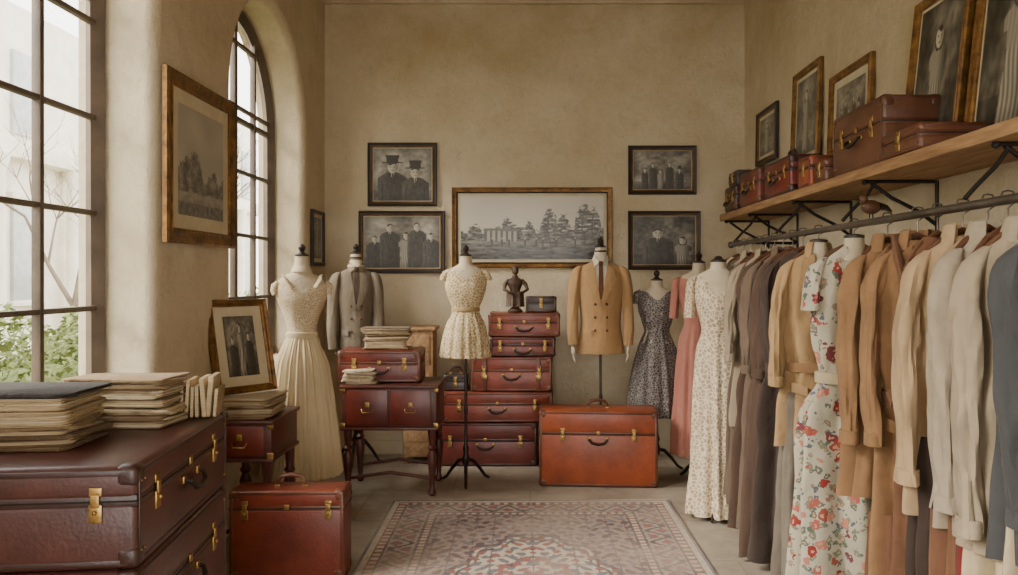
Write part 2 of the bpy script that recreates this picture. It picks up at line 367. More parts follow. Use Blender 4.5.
# ------------------------------------------------------------ tables
def turned(b,x,y,h,mat,r=.028):
    P=[(r*.6,0),(r*1.1,.02),(r*.6,.05),(r*.7,h*.2),(r*1.0,h*.45),(r*1.25,h*.6),(r*.7,h*.68),(r*1.2,h*.72),(r*.7,h*.76),(r*.9,h*.85),(r*1.1,h)]
    b.lathe(P,(x,y,0),mat,14)
def drawer_table(name,w,d,zb,zt,loc,rz=0,nd=2,feet=True):
    b=B(name); b.box((0,0,(zb+zt)/2),(w-.03,d-.03,zt-zb-.02),REDWOOD,.008)
    b.box((0,0,zt-.012),(w,d,.024),REDWOOD,.008); b.box((0,0,zb+.006),(w-.01,d-.01,.02),REDWOOD,.006)
    for i in range(nd):
        dw=(w-.09)/nd; x=-w/2+.045+dw*(i+.5)
        b.box((x,-d/2+.012,(zb+zt)/2),(dw-.015,.016,zt-zb-.06),LR,.006)
        b.box((x,-d/2+.0,(zb+zt)/2+.02),(.03,.01,.035),BRASS,.003)
        b.tube([(x-.04,-d/2,(zb+zt)/2-.01),(x-.03,-d/2-.02,(zb+zt)/2-.03),(x+.03,-d/2-.02,(zb+zt)/2-.03),(x+.04,-d/2,(zb+zt)/2-.01)],.004,BRASS,6)
    for sx in (-1,1):
        for z in (zb+.03,zt-.03): b.box((sx*(w/2-.02),-d/2+.012,z),(.035,.012,.035),BRASS,.003)
        for sy in (-1,1): turned(b,sx*(w/2-.05),sy*(d/2-.05),zb,REDWOOD)
    if feet:
        for sy in (-1,1): b.tube([(-w/2+.05,sy*(d/2-.05),.12),(0,sy*(d/2-.05),.16),(w/2-.05,sy*(d/2-.05),.12)],.012,REDWOOD,8)
    return b.done(loc,(0,0,rz))
drawer_table('writing_table',.68,.5,.46,.765,(-.965,5.66,0))
drawer_table('side_table',.36,.5,.52,.74,(-1.545,4.46,0),0,1)
suitcase('vintage_suitcase',.58,.34,.225,LR,(-1.06,5.7,.767),math.radians(2),trim=LTR,seam=.6)
b=B('wooden_cabinet')
b.box((0,0,.57),(.24,.26,1.02),SHELFW,.008); b.box((0,0,1.09),(.28,.3,.025),SHELFW,.006)
for z in (.3,.62,.92): b.box((0,-.132,z),(.19,.012,.24),SHELFW,.006); b.ball((0,-.146,z),.012,BRASS,8)
for sx in(-1,1):
    for sy in(-1,1): b.box((sx*.1,sy*.11,.03),(.03,.03,.06),SHELFW,.004)
b.done((-.90,6.5,0))
# ------------------------------------------------------------ paper / linen stacks
cl=lambda n,*c:cloth(n,*c,bump=.6,bs=40)
darkm=[cl('dk_paper%d'%i,*c) for i,c in enumerate([(66,54,44),(50,44,40),(104,82,58),(148,122,88),(120,94,64),(176,154,118)])]
linm=[cl('linen%d'%i,*c) for i,c in enumerate([(204,186,154),(184,162,126),(158,134,100),(214,200,174),(134,108,78)])]
def stack(name,loc,w,d,h,n,mats,rz=0,top=None,rot=.10,rag=.012):
    """pile of worn covers, folded cloths and documents with uneven edges"""
    b=B(name); z=0; ts=[random.choice((.4,.7,1.2,2.2)) for _ in range(n)]; ts[-1]=.8; k=h/sum(ts)
    for i in range(n):
        t=ts[i]*k; ww=w/2*random.uniform(.82,1.02); dd=d/2*random.uniform(.82,1.02); a=random.uniform(-rot,rot); m=random.choice(mats)
        if top and i==n-1: m=top; ww=w/2; dd=d/2
        book=(t>.014)
        T=Matrix.Translation((random.uniform(-.014,.014),random.uniform(-.014,.014),z))@Matrix.Rotation(a,4,'Z')
        sub=max(1,int(t/.0032)); sd=random.random()*50
        for q in range(sub):
            tt=t/sub; z0=q*tt; o=random.uniform(-.004,.004); cover=(q==0 or q==sub-1)
            sc=1.0 if (cover or not book) else .965
            mm=m if (cover or not book) else random.choice((PAPER,linm[1],linm[3]))
            def ring(s,zz):
                R_=[]
                for j in range(48):
                    th=2*pi*(j+.5)/48; c,sn=math.cos(th),math.sin(th); p=.14
                    x=math.copysign(abs(c)**p,c)*ww*sc; y=math.copysign(abs(sn)**p,sn)*dd*sc
                    e=rag*.5*N(x*26+sd,y*26,q*.5+sd)+rag*.25*N(x*70,y*70,q*1.3+sd); sag=.009*N(x*6,y*6,sd+3)
                    R_.append(((x+e)*s+o,(y+e)*s,zz+sag*min(1,(z+zz)/.04)))
                return R_
            b.loft([ring(.99,z0),ring(1,z0+tt*.3),ring(1,z0+tt*.7),ring(.99,z0+tt*.97)],mm,T=T)
        z+=t
    return b.done(loc,(0,0,rz),ang=50)
TZ=1.028
stack('old_document_stack',(-1.43,2.28,TZ),.34,.28,.155,10,[darkm[0],darkm[2],darkm[3],darkm[4],darkm[5]],.12,top=darkm[1],rot=.16)
stack('folded_linen_stack',(-1.31,2.58,TZ),.32,.21,.155,15,linm+[darkm[5]],.05,top=linm[2],rot=.14)
b=B('upright_book_row'); x=0
for i in range(11):
    t=random.uniform(.010,.018); h=random.uniform(.09,.14); m=random.choice(darkm[2:]+linm[1:3]); T=Matrix.Translation((x,random.uniform(-.01,.01),h/2+.003))@Matrix.Rotation(random.uniform(-.09,.09),4,'Y')
    b.box((0,0,0),(t,.13,h),m,.003,T=T); b.box((0,-.002,.002),(t*.75,.131,h-.004),PAPER,T=T); x+=t+.004
b.done((-1.255,2.70,TZ),(0,0,.2))
stack('old_book_stack',(-1.02,5.68,.996),.34,.22,.15,8,[linm[1],linm[2],linm[4],darkm[2],darkm[3]],.05,top=darkm[2])
stack('paper_stack',(-1.18,5.50,.768),.22,.11,.10,9,[linm[3],linm[0],linm[1]],0)
stack('old_book_stack',(-1.535,4.42,.742),.28,.38,.11,8,[linm[0],linm[1],linm[2],darkm[3]],.0)
# ------------------------------------------------------------ framed pictures
def tone(g):
    g=max(0.02,min(1,g)); g=g**1.8; return (g*.84+.012,g*.76+.011,g*.61+.008)
def person(u,v,cx,base,h,w,hat=False,dress=False):
    x=(u-cx)/w; y=(v-base)/h
    if y<0 or y>1.1: return None
    if hat and ((abs(x)<.36 and .925<y<.95) or (abs(x)<.22-.02*math.sin(y*40) and .94<y<1.06)): return .13+.1*max(0,.1-x)
    hx=x/.175; hy=(y-.865)/.088
    if hx*hx+hy*hy<1:
        if hy>.5+.15*math.sin(hx*4+cx*20): return .18
        for ex in(-.38,.38):
            if math.hypot((hx-ex)/1.3,hy-.08)<.14: return .38
        if abs(hx)<.3 and abs(hy+.52)<.08: return .46
        if abs(hx-.08)<.08 and -.3<hy<0: return .6
        return .78-.34*max(0,hx+.15)
    if dress and y<.9 and y>.76 and hx*hx+(hy+.1)**2<1.6: return .2
    if y<.79:
        sw=.5*min(1,max(0,(.80-y)/.1))**.55
        if dress: sw=(.40*min(1,max(0,(.80-y)/.08))**.5) if y>.62 else (.30 if y>.5 else .26+.3*(.5-y))
        if abs(x)<sw:
            if not dress:
                q=(y-.63)*.38
                if y>.63 and abs(x)<q: return .22 if abs(x)<.028 else .74
                g=.17+.16*max(0,-x+.1)+.08*N(x*9,y*14,cx*9)
                if abs(abs(x)-.34)<.018 and y<.62: g*=.5
                if abs(abs(x)-q-.04)<.015 and y>.60: g*=.6
                return g
            return .56-.4*max(0,x/.4)+.16*math.sin(x*55+N(x,y*3,2)*4)*(1 if y<.5 else .3)
    if abs(x)<.085 and y<.85 and y>.7: return .58
    return None
def P_land(u,v):
    hz=.30+.03*N(u*4,0,1)
    cr=max(0,fb(u*4.3,0,4))
    top=hz+.16+.20*cr+.08*N(u*16,0,9)
    for cx,hh,ww in ((.62,.78,.07),(.72,.70,.06),(.86,.88,.07),(.93,.80,.06),(.10,.55,.06),(.48,.58,.05)):
        q=1-((u-cx)/ww)**2
        if q>0: top=max(top,hz+(hh-hz)*math.sqrt(q))
    edge=.06*N(u*55,v*55,2)+.05*N(u*22,v*22,7)
    if v<hz:
        g=.42+.18*fb(u*8,v*24,3)-.25*(hz-v)/hz
        if N(u*18,v*36,12)>.22: g-=.18
    elif v<top+edge:
        g=.30+.34*N(u*26,v*30,6)+.22*N(u*60,v*60,1)
        if N(u*30,v*30,15)>.28 and v>hz+.15: g=.74
    else: g=.78+.07*fb(u*2,v*2,8)
    if hz-.01<v<hz+.15 and .17<u<.40: g=.60 if math.sin(u*170)>-.2 else .26
    if hz+.15<=v<hz+.19 and .16<u<.41: g=.34
    for cx in (.22,.29,.34,.45,.53,.575,.67,.8):
        if abs(u-cx)<.006 and hz-.10<v<hz+.02: g=.16
        if math.hypot((u-cx)*2.2,v-hz-.03)<.014: g=.6
    for cx,hh in ((.62,.70),(.86,.8),(.93,.7)):
        if abs(u-cx-.012*math.sin(v*9))<.004 and v<hh: g=.2
    return tone(g)
def mkgroup(L,bg=.45,ground=.25,seed=0):
    def f(u,v):
        g=bg+.24*fb(u*3,v*3,seed)+.14*N(u*14,v*14,seed)-(0 if v>.2 else (bg-ground)*.7)
        for p in L:
            t=person(u,v,*p)
            if t is not None: g=t
        vg=max(abs(u-.5),abs(v-.5))*2; g*=1-.3*max(0,vg-.75)/.25
        return tone(g+.03*N(u*70,v*70,1))
    return f
P_two=mkgroup([(.33,-.42,1.22,.50,True),(.72,-.50,1.20,.46,True)],.56,.35,2)
P_four=mkgroup([(.14,-.08,.74,.22),(.34,-.02,.92,.27),(.56,-.12,.86,.25,False,True),(.70,.0,.93,.25),(.89,-.06,.78,.23)],.50,.25,5)
P_por=mkgroup([(.40,-.34,1.14,.50),(.80,-.3,.92,.34,False,True)],.36,.2,8)
P_lady=mkgroup([(.5,.06,.82,.42,False,True)],.40,.2,11)
P_lady2=mkgroup([(.5,.02,.86,.52,False,True)],.32,.18,14)
P_girl=mkgroup([(.24,-.1,.80,.26),(.50,-.02,.95,.30,False,True),(.77,-.1,.87,.27)],.40,.2,17)
P_wide=mkgroup([(.20,.0,.58,.13),(.34,.02,.70,.14),(.47,-.08,.62,.15,False,True),(.63,.02,.72,.14),(.80,-.04,.62,.14,True)],.46,.25,20)
def P_mist(u,v):
    top=.42+.22*fb(u*3,0,3)+(.2*max(0,1-abs(u-.33)/.2)); g=.60+.12*N(u*3,v*3,2)
    if v<top+.05*N(u*30,v*30,4): g=.33+.22*fb(u*10,v*10,5)+.15*N(u*40,v*40,3)
    if v<.22+.03*N(u*5,1,1): g=.50+.15*fb(u*9,v*12,3)
    if v<.12: g=.33+.2*N(u*20,v*20,3)
    return tone(g)
def frame(name,w,h,fw,fm,paint,mw,loc,rz,lean=0,res=.0050,inner=None):
    b=B(name); t=.03
    prof=[(0,0),(0,-t*.75),(.15,-t),(.35,-t*.9),(.55,-t*.7),(.8,-t*.62),(.92,-t*.75),(1,-t*.5),(1,0)]
    rings=[]
    for q,dy in prof:
        e=q*fw; rings.append([(-w/2+e,dy,e),(w/2-e,dy,e),(w/2-e,dy,h-e),(-w/2+e,dy,h-e)])
    b.loft(rings,fm,False,False)
    if inner:
        e=fw*.82
        rr=[[(-w/2+q,dy,q),(w/2-q,dy,q),(w/2-q,dy,h-q),(-w/2+q,dy,h-q)] for q,dy in ((e,-.02),(e+.003,-.024),(e+.012,-.018),(e+.012,-.002))]
        b.loft(rr,inner,False,False)
    b.box((0,-.006,h/2),(w-fw*.6,.008,h-fw*.6),MATB)
    pw=w-2*fw-2*mw; ph=h-2*fw-2*mw
    b.grid(lambda u,v:((u-.5)*pw,-.0115,h/2+(v-.5)*ph),int(pw/res),int(ph/res),PRINT,paint)
    return b.done(loc,(lean,0,rz),ang=25)
y=YB-.004
frame('framed_photograph',.59,.54,.035,BLK,P_two,.012,(-1.085,y,2.11),0,inner=GOLD)
frame('framed_photograph',.735,.53,.035,BLK,P_four,.012,(-1.09,y,1.54),0,inner=GOLD)
frame('framed_landscape_photograph',1.365,.685,.045,GOLD,P_land,.03,(.018,y,1.585),0,inner=BLK)
frame('framed_photograph',.58,.415,.035,BLK,P_wide,.01,(1.125,y,2.21),0,inner=GOLD)
frame('framed_photograph',.615,.50,.035,BLK,P_por,.01,(1.142,y,1.57),0,inner=GOLD)
frame('framed_landscape_photograph',.86,.84,.075,GOLD,P_mist,.07,(XL+.012,4.17,1.67),pi/2,inner=GOLD)
frame('framed_photograph',.34,.45,.03,BLK,P_lady,.03,(XL+.004,6.46,1.60),pi/2)
frame('framed_photograph',.38,.53,.035,GOLD,P_girl,.06,(-1.585,4.42,.858),math.radians(52),math.radians(-13),inner=GOLD)
def rframe(y0,y1,z0,h,p,lean,fm,mw=.03,fw=.04):
    a=math.radians(lean); frame('framed_photograph',y1-y0,h,fw,fm,p,mw,(XR-.004-h*math.sin(a),(y0+y1)/2,z0),-pi/2,-a,inner=GOLD)
rframe(5.80,6.3,2.38,.42,P_lady,1,BLK)
rframe(4.92,5.42,2.24,.64,P_lady,2,GOLD,.03)
rframe(4.18,4.76,2.22,.48,P_wide,2,GOLD,.05)
rframe(3.22,3.70,1.995,.78,P_lady2,6,GOLD,.02)
rframe(2.60,3.16,1.995,.78,P_lady2,6,GOLD,.02)
# ------------------------------------------------------------ shelf + rail
b=B('wall_shelf')
b.box((1.65,3.75,1.965),(.355,4.8,.05),SHELFW,.006)
b.done()
for yy in (1.6,2.55,3.55,4.5,5.4,6.05):
    b=B('shelf_bracket')
    b.tube([(1.825,yy,1.70),(1.825,yy,1.935)],.009,IRON,8)
    b.tube([(1.825,yy,1.932),(1.50,yy,1.932)],.008,IRON,8)
    b.tube([(1.82,yy,1.74),(1.74,yy,1.80),(1.62,yy,1.86),(1.53,yy,1.925)],.009,IRON,8)
    b.ball((1.50,yy,1.93),.014,IRON,8)
    if yy<5.45: b.tube([(1.55,yy,1.93),(1.50,yy,1.86),(1.44,yy,1.80),(1.40,yy,1.755)],.008,IRON,8)
    b.done()
RX,RZ=1.40,1.73
b=B('clothes_rail'); b.tube([(RX,1.3,RZ),(RX,3.4,RZ),(RX,5.5,RZ)],.015,STEEL,14)
b.ball((RX,5.51,RZ),.024,STEEL,12); b.ball((RX,1.29,RZ),.024,STEEL,12)
b.tube([(RX,5.44,RZ),(RX,5.44,RZ+.02),(1.6,5.44,1.74),(XR-.005,5.44,1.74)],.01,IRON,8)
b.done()
sz=1.992
SH=-pi/2
suitcase('shelf_suitcase',.56,.26,.30,LB,(1.645,3.68,sz),SH,trim=LTR,seam=.62)
suitcase('flat_leather_box',.34,.27,.11,LB,(1.625,3.2,sz),SH,trim=LTR,handle=False,latch=(0,),seam=.6,caps=False)
suitcase('shelf_suitcase',.50,.19,.225,LCH,(1.59,4.80,sz),SH,trim=LDT,top=True,seam=.62)
suitcase('train_case',.2,.2,.17,LT,(1.60,4.34,sz),SH,trim=LTR,handle=False,latch=(0,),caps=False)
suitcase('train_case',.15,.2,.12,LB,(1.60,4.10,sz),SH,trim=LTR,handle=False,latch=(0,),caps=False)
suitcase('shelf_suitcase',.46,.22,.24,LR2,(1.60,5.40,sz),SH,trim=LTR,seam=.6)
suitcase('shelf_suitcase',.3,.22,.19,LW,(1.60,5.90,sz),SH,trim=LDT,seam=.6)
suitcase('jewelry_box',.24,.18,.11,LG,(1.60,5.90,sz+.192),SH,trim=LDT,handle=False,latch=(0,),caps=False)
b=B('bird_ornament')
b.ball((0,0,.045),(.045,.026,.03),HWOOD,14); b.ball((-.04,0,.075),.02,HWOOD,12)
b.tube([(-.055,0,.075),(-.078,0,.07)],[.006,.001],DWOOD,6)
b.tube([(.03,0,.05),(.07,0,.045),(.10,0,.03)],[.018,.012,.004],DWOOD,8,flat=1.6)
for s_ in(-1,1): b.tube([(0,s_*.008,.02),(0,s_*.01,0)],.003,DWOOD,5)
b.done((RX,3.25,RZ+.016),(0,0,.3))
# ------------------------------------------------------------ garments
def skirt(b,K,zt,zh,mat,nf=9,n=120,m=46,ph=0,wr=.006,c=(0,0),drop=0):
    rings=[]
    for i in range(m+1):
        t=i/m; ring=[]
        for j in range(n):
            th=2*pi*j/n; z0=zt(th) if callable(zt) else zt; hh=zh+drop*N(math.cos(th)*1.5+ph,math.sin(th)*1.5,ph)
            z=z0+(hh-z0)*t
            rx,ry,am=ci(K,z)[:3]
            d=am*(.6*math.sin(nf*th+ph+.7*math.sin(2.2*z+ph))+.35*math.sin((nf*2-3)*th+2*ph+.6*math.sin(1.7*z))+.3*math.sin(5*th-ph+z))
            x=rx*math.cos(th); y=ry*math.sin(th)
            d+=wr*(N(x*10+ph,y*9,z*3.5)+.7*N(x*22+ph,y*20,z*7-x*14))
            ring.append((c[0]+(rx+d)*math.cos(th),c[1]+(ry+d)*math.sin(th),z))
        rings.append(ring)
    b.loft(rings,mat,False,False)
    last=rings[-1]; inn=[(c[0]+(p[0]-c[0])*.95,c[1]+(p[1]-c[1])*.95,p[2]+.004) for p in last]
    inn2=[(c[0]+(p[0]-c[0])*.9,c[1]+(p[1]-c[1])*.9,p[2]+.12) for p in last]
    b.loft([last,inn,inn2],mat,False,False)
def fpatch(b,K,quad,off,mat,n=8,c=(0,0),thick=.004,side=-1):
    (x0,z0),(x1,z1),(x2,z2),(x3,z3)=quad
    def f(o):
        def g(u,v):
            xa=x0+(x1-x0)*u; za=z0+(z1-z0)*u; xb=x3+(x2-x3)*u; zb=z3+(z2-z3)*u
            x=xa+(xb-xa)*v; z=za+(zb-za)*v; rx,ry=ci(K,z)[:2]
            q=max(.05,1-(x/(rx+.002))**2); return (c[0]+x,c[1]+side*(ry*math.sqrt(q)+o),z)
        return g
    b.grid(f(off),n,n,mat)
    g=f(off); h=f(off-thick-.006)
    per=[(i/n,0) for i in range(n)]+[(1,i/n) for i in range(n)]+[(1-i/n,1) for i in range(n)]+[(0,1-i/n) for i in range(n)]
    b.loft([[g(*p) for p in per],[h(*p) for p in per]],mat,False,False)
def sleeve(b,pts,mat,n=28,m=36,ph=0,amp=.006):
    K=[tuple(p) for p in pts]; rings=[]
    for i in range(m+1):
        z=pts[0][0]+(pts[-1][0]-pts[0][0])*i/m; x,y,rx,ry=ci(K,z)
        ring=[]
        for j in range(n):
            th=2*pi*j/n; d=amp*(1.3*N(math.cos(th)*1.8+ph,math.sin(th)*1.8,z*6)+.6*N(math.cos(th)*3,math.sin(th)*3+ph,z*12+math.sin(th)*1.5)+.5*math.sin(3*th+z*5+ph))*min(1,i/6)
            ring.append((x+(rx+d)*math.cos(th),y+(ry+d)*math.sin(th),z))
        rings.append(ring)
    b.loft(rings,mat,True,False)
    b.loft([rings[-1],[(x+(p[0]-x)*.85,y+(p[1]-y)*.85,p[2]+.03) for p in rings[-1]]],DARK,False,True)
def hand(b,x,y,z,sx,mat):
    b.tube([(x,y,z+.05),(x,y,z+.02),(x,y-.002,z-.02),(x,y-.004,z-.055)],[.021,.024,.031,.027],mat,10,flat=.5)
    for i in range(4):
        yy=y-.028+.017*i; L=[.06,.072,.067,.052][i]
        b.tube([(x,yy,z-.045),(x-sx*.004,yy,z-.045-L*.5),(x-sx*.018,yy,z-.045-L)],[.0085,.008,.006],mat,7)
    b.tube([(x,y-.022,z),(x-sx*.006,y-.043,z-.022),(x-sx*.012,y-.048,z-.05)],[.011,.009,.007],mat,7)
def neckcap(b,z,mat=CREAM,r=.05,c=(0,0),fin=True):
    b.loft([[(c[0]+rr*1.0*math.cos(2*pi*j/20),c[1]+rr*.95*math.sin(2*pi*j/20),zz) for j in range(20)] for rr,zz in ((r*1.6,z-.10),(r*1.15,z-.06),(r,z-.02),(r*.98,z+.0))],mat)
    if fin: b.lathe([(r*1.02,0),(r*1.02,.01),(r*.55,.018),(r*.3,.03),(r*.5,.045),(r*.55,.058),(r*.35,.072),(.004,.082)],(c[0],c[1],z),DWOOD,16)
def stand(b,zt,c=(0,0),h0=.28,r=.25,a0=.3):
    mt=DWOOD
    b.lathe([(.010,h0-.08),(.024,h0-.06),(.028,h0-.02),(.015,h0+.02),(.024,h0+.05),(.012,h0+.09),(.010,h0+.3),(.016,h0+.33),(.010,h0+.36),(.010,zt)],(c[0],c[1],0),mt,12)
    for k in range(3):
        a=a0+k*2*pi/3; ca,sa=math.cos(a),math.sin(a)
        b.tube([(c[0]+ca*q*r,c[1]+sa*q*r,z) for q,z in ((.05,h0-.03),(.3,h0-.04),(.6,h0*.5),(.85,.035),(1,.016),(1.06,.012))],[.013,.014,.013,.011,.011,.008],mt,8)
def torso(b,K,z0,z1,mat,c=(0,0),s=.95,n=32):
    m=24
    b.loft([[(c[0]+s*ci(K,z0+(z1-z0)*i/m)[0]*math.cos(2*pi*j/n),c[1]+s*ci(K,z0+(z1-z0)*i/m)[1]*math.sin(2*pi*j/n),z0+(z1-z0)*i/m) for j in range(n)] for i in range(m+1)],mat)
GOWN=cloth('ivory_silk',214,196,160,.85,bump=.15)
GOWN2=mk('ivory_lace',srgb(206,186,150),srgb(176,152,116),ns=6,rough=.8,vor=(70,srgb(224,208,180),.04),bump=.35,dist=.003)
K=[(1.60,.05,.05,0),(1.54,.06,.052,0),(1.505,.13,.066,0),(1.46,.165,.085,0),(1.37,.155,.118,.002),(1.30,.128,.10,.002),(1.20,.094,.082,.002),(1.13,.088,.078,.003),(1.08,.105,.09,.005),(.95,.155,.13,.010),(.6,.205,.17,.015),(.23,.245,.20,.02)]
b=B('evening_gown_mannequin')
torso(b,K,1.05,1.60,CREAM); neckcap(b,1.64,r=.044)
def gt(th):
    s=math.sin(th)
    return 1.435+.035*abs(math.cos(th))**2-(.06*math.exp(-(math.cos(th)/.16)**2) if s<0 else -.0)
skirt(b,K,gt,1.115,GOWN2,6,ph=1,m=24,wr=.003)
skirt(b,[(z,rx+.004,ry+.004,a) for z,rx,ry,a in K],1.135,.23,GOWN,24,n=220,ph=.7,m=60,wr=.004)
b.loft([[((.094+q)*math.cos(2*pi*j/40),(.084+q)*math.sin(2*pi*j/40),z) for j in range(40)] for q,z in ((0,1.155),(.006,1.15),(.006,1.125),(0,1.115))],GOWN,False,False)
for sx in(-1,1):
    b.tube([(sx*.07,-.092,1.435),(sx*.10,-.075,1.48),(sx*.115,-.02,1.512),(sx*.10,.05,1.49)],.009,GOWN2,8,flat=2)
    b.tube([(sx*.15,-.02,1.475),(sx*.168,-.02,1.45),(sx*.172,-.02,1.42),(sx*.165,-.02,1.395)],[.012,.024,.024,.02],GOWN2,12)
stand(b,1.1,h0=.2,r=.2)
b.done((-1.475,5.12,0),(0,0,math.radians(22)))
LACE=mk('gold_lace',srgb(188,164,122),srgb(150,124,84),ns=9,rough=.8,vor=(46,srgb(218,200,162),.05),bump=.5,dist=.005)
K=[(1.64,.045,.045,0),(1.60,.055,.05,0),(1.565,.12,.065,0),(1.52,.15,.085,0),(1.42,.148,.112,.001),(1.34,.122,.10,.002),(1.27,.095,.085,.002),(1.22,.11,.10,.004),(1.15,.145,.125,.006),(1.0,.175,.15,.010),(.925,.185,.165,.013)]
b=B('lace_dress_mannequin'); torso(b,K,1.1,1.64,CREAM); neckcap(b,1.66,r=.044)
skirt(b,K,lambda th:1.555-(.07*math.exp(-(math.cos(th)/.35)**2) if math.sin(th)<0 else .01),.925,LACE,13,n=150,ph=2)
for sx in(-1,1): b.tube([(sx*.11,-.01,1.55),(sx*.145,-.01,1.53),(sx*.16,-.01,1.50),(sx*.165,-.01,1.48)],[.02,.028,.03,.028],LACE,12)
b.loft([[((.097+q)*math.cos(2*pi*j/40),(.087+q)*math.sin(2*pi*j/40),z) for j in range(40)] for q,z in ((0,1.285),(.007,1.28),(.007,1.26),(0,1.255))],cloth('champagne_sash',176,148,104),False,False)
stand(b,1.15,h0=.2,r=.19,a0=.5)
b.done((-.47,5.8,0),(0,0,math.radians(6)))
DLACE=mk('charcoal_sequin_lace',srgb(86,80,76),srgb(54,49,48),ns=9,rough=.6,vor=(50,srgb(142,134,126),.04),bump=.6,dist=.005)
K=[(1.47,.045,.045,0),(1.43,.055,.05,0),(1.40,.13,.065,0),(1.35,.15,.085,0),(1.26,.145,.108,.001),(1.16,.115,.092,.002),(1.09,.095,.085,.002),(1.04,.115,.10,.004),(.95,.15,.13,.008),(.7,.2,.16,.014),(.44,.225,.19,.02)]
b=B('dark_lace_dress_mannequin'); torso(b,K,1.0,1.47,CREAM); neckcap(b,1.48,r=.045)
skirt(b,K,lambda th:1.40-(.07*math.exp(-(math.cos(th)/.4)**2) if math.sin(th)<0 else .01),.44,DLACE,12,n=150,ph=4)
for sx in(-1,1): b.tube([(sx*.12,-.01,1.395),(sx*.15,-.01,1.375),(sx*.165,-.01,1.33),(sx*.168,-.01,1.30)],[.02,.03,.032,.03],DLACE,12)
stand(b,1.0,h0=.2,r=.2)
b.done((.985,6.15,0),(0,0,math.radians(-6)))
def jacket_mannequin(name,loc,rz,mat,shirt,tie,z0=1.62,hem=.92,s=1.0,hands=False,wide=1.0):
    b=B(name); dz=z0-1.62
    K=[(1.635+dz,.055*s,.05*s,0),(1.615+dz,.10*s,.065*s,0),(1.59+dz,.165*s,.078*s,0),(1.555+dz,.20*s,.09*s,0),(1.42+dz,.205*s,.122*s,0),(1.25+dz,.178*s,.115*s,.001),(1.14+dz,.172*s,.11*s,.002),(1.0+dz,.195*s,.12*s,.003),(hem,.21*s*wide,.125*s,.004)]
    skirt(b,K,1.635+dz,hem,mat,4,n=96,ph=1,wr=.004)
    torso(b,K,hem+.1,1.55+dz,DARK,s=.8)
    neckcap(b,1.70+dz,shirt,r=.048)
    neckcap(b,1.735+dz,CREAM,r=.043)
    zb=1.34+dz
    fpatch(b,K,[(-.06*s,1.61+dz),(.06*s,1.61+dz),(.006,zb),(-.006,zb)],.006,shirt)
    for sx in(-1,1):
        b.add([(sx*.01,-.085*s,1.625+dz),(sx*.055,-.06*s,1.675+dz),(sx*.06,-.03*s,1.65+dz),(sx*.05,-.105*s,1.585+dz)],[[0,1,2,3]],shirt)
    if tie:
        fpatch(b,K,[(-.015,1.61+dz),(.015,1.61+dz),(.022,zb),(-.022,zb)],.013,tie)
        b.box((0,-.088*s,1.612+dz),(.034,.022,.034),tie,.008)
    for sx in(-1,1):
        fpatch(b,K,[(sx*.055*s,1.61+dz),(sx*.125*s,1.55+dz),(sx*.115*s,1.50+dz),(sx*.045*s,1.53+dz)],.016,mat)
        fpatch(b,K,[(sx*.045*s,1.54+dz),(sx*.15*s,1.50+dz),(sx*.02*s,zb-.05),(sx*.002*s,zb-.03)],.015,mat)
        fpatch(b,K,[(sx*.08*s,hem+.19),(sx*.15*s,hem+.20),(sx*.15*s,hem+.155),(sx*.08*s,hem+.145)],.010,mat)
        b.loft([[(sx*(.05+q)*s*math.cos(a),(.05+q)*s*math.sin(a),z) for a in [pi*k/12-.6 for k in range(15)]] for q,z in ((.012,1.61+dz),(.006,1.665+dz),(.014,1.66+dz),(.03,1.61+dz))],mat,False,False,close=False)
        for zz in (hem+.38,hem+.28,hem+.18):
            x=sx*.05*s; rx,ry=ci(K,zz)[:2]; b.ball((x,-(ry*math.sqrt(1-(x/rx)**2)+.006),zz),(.010,.005,.010),HWOOD,10)
        sleeve(b,[(1.592+dz,sx*.17*s,0,.022,.03),(1.57+dz,sx*.19*s,0,.04,.052),(1.5+dz,sx*.213*s,-.005,.046,.062),(1.3+dz,sx*.232*s,-.012,.044,.057),(1.12+dz,sx*.238*s,-.03,.041,.052),(.99+dz,sx*.235*s,-.05,.037,.044)],mat,ph=sx*3+1)
        if hands: hand(b,sx*.235*s,-.05,.975+dz,sx,CREAM)
    fpatch(b,K,[(.035*s,zb-.04),(.041*s,zb-.04),(.045*s,hem+.01),(.039*s,hem+.01)],.005,mat)
    stand(b,hem+.2,h0=.25,r=.22)
    return b.done(loc,(0,0,rz))
TAN=cloth('camel_wool',172,136,92,.85)
jacket_mannequin('suit_jacket_mannequin',(.545,6.12,0),math.radians(-3),TAN,cloth('shirt_white',212,204,186),cloth('brown_silk_tie',98,62,38),s=.90,hands=True)
GREYW=cloth('grey_brown_wool',118,106,88,.8)
jacket_mannequin('grey_jacket_mannequin',(-1.38,6.28,0),math.radians(14),GREYW,cloth('taupe_shirt',140,124,102),cloth('dark_tie',70,56,44),z0=1.575,hem=.9,s=.76)
b=B('carved_figurine')
FG=mk('carved_walnut',srgb(88,62,42),srgb(48,34,26),ns=20,rough=.55,bump=.6,bs=60,dist=.01)
b.lathe([(.06,0),(.065,.01),(.05,.025),(.03,.04),(.035,.05)],(0,0,0),FG,20)
Kf=[(.30,.022,.02,0),(.28,.028,.024,0),(.262,.06,.03,0),(.23,.062,.036,.001),(.17,.04,.03,.001),(.14,.045,.035,.003),(.05,.075,.06,.006)]
skirt(b,Kf,.30,.045,FG,9,n=60,m=30,wr=.004)
b.ball((0,-.002,.335),(.026,.03,.036),FG,16); b.ball((0,-.03,.332),(.005,.007,.007),FG,8)
b.ball((0,.01,.352),(.03,.03,.026),FG,14)
for sx in(-1,1):
    b.tube([(sx*.05,0,.262),(sx*.085,-.005,.225),(sx*.095,-.03,.185),(sx*.06,-.055,.165),(sx*.02,-.062,.16)],[.018,.017,.014,.011,.008],FG,10)
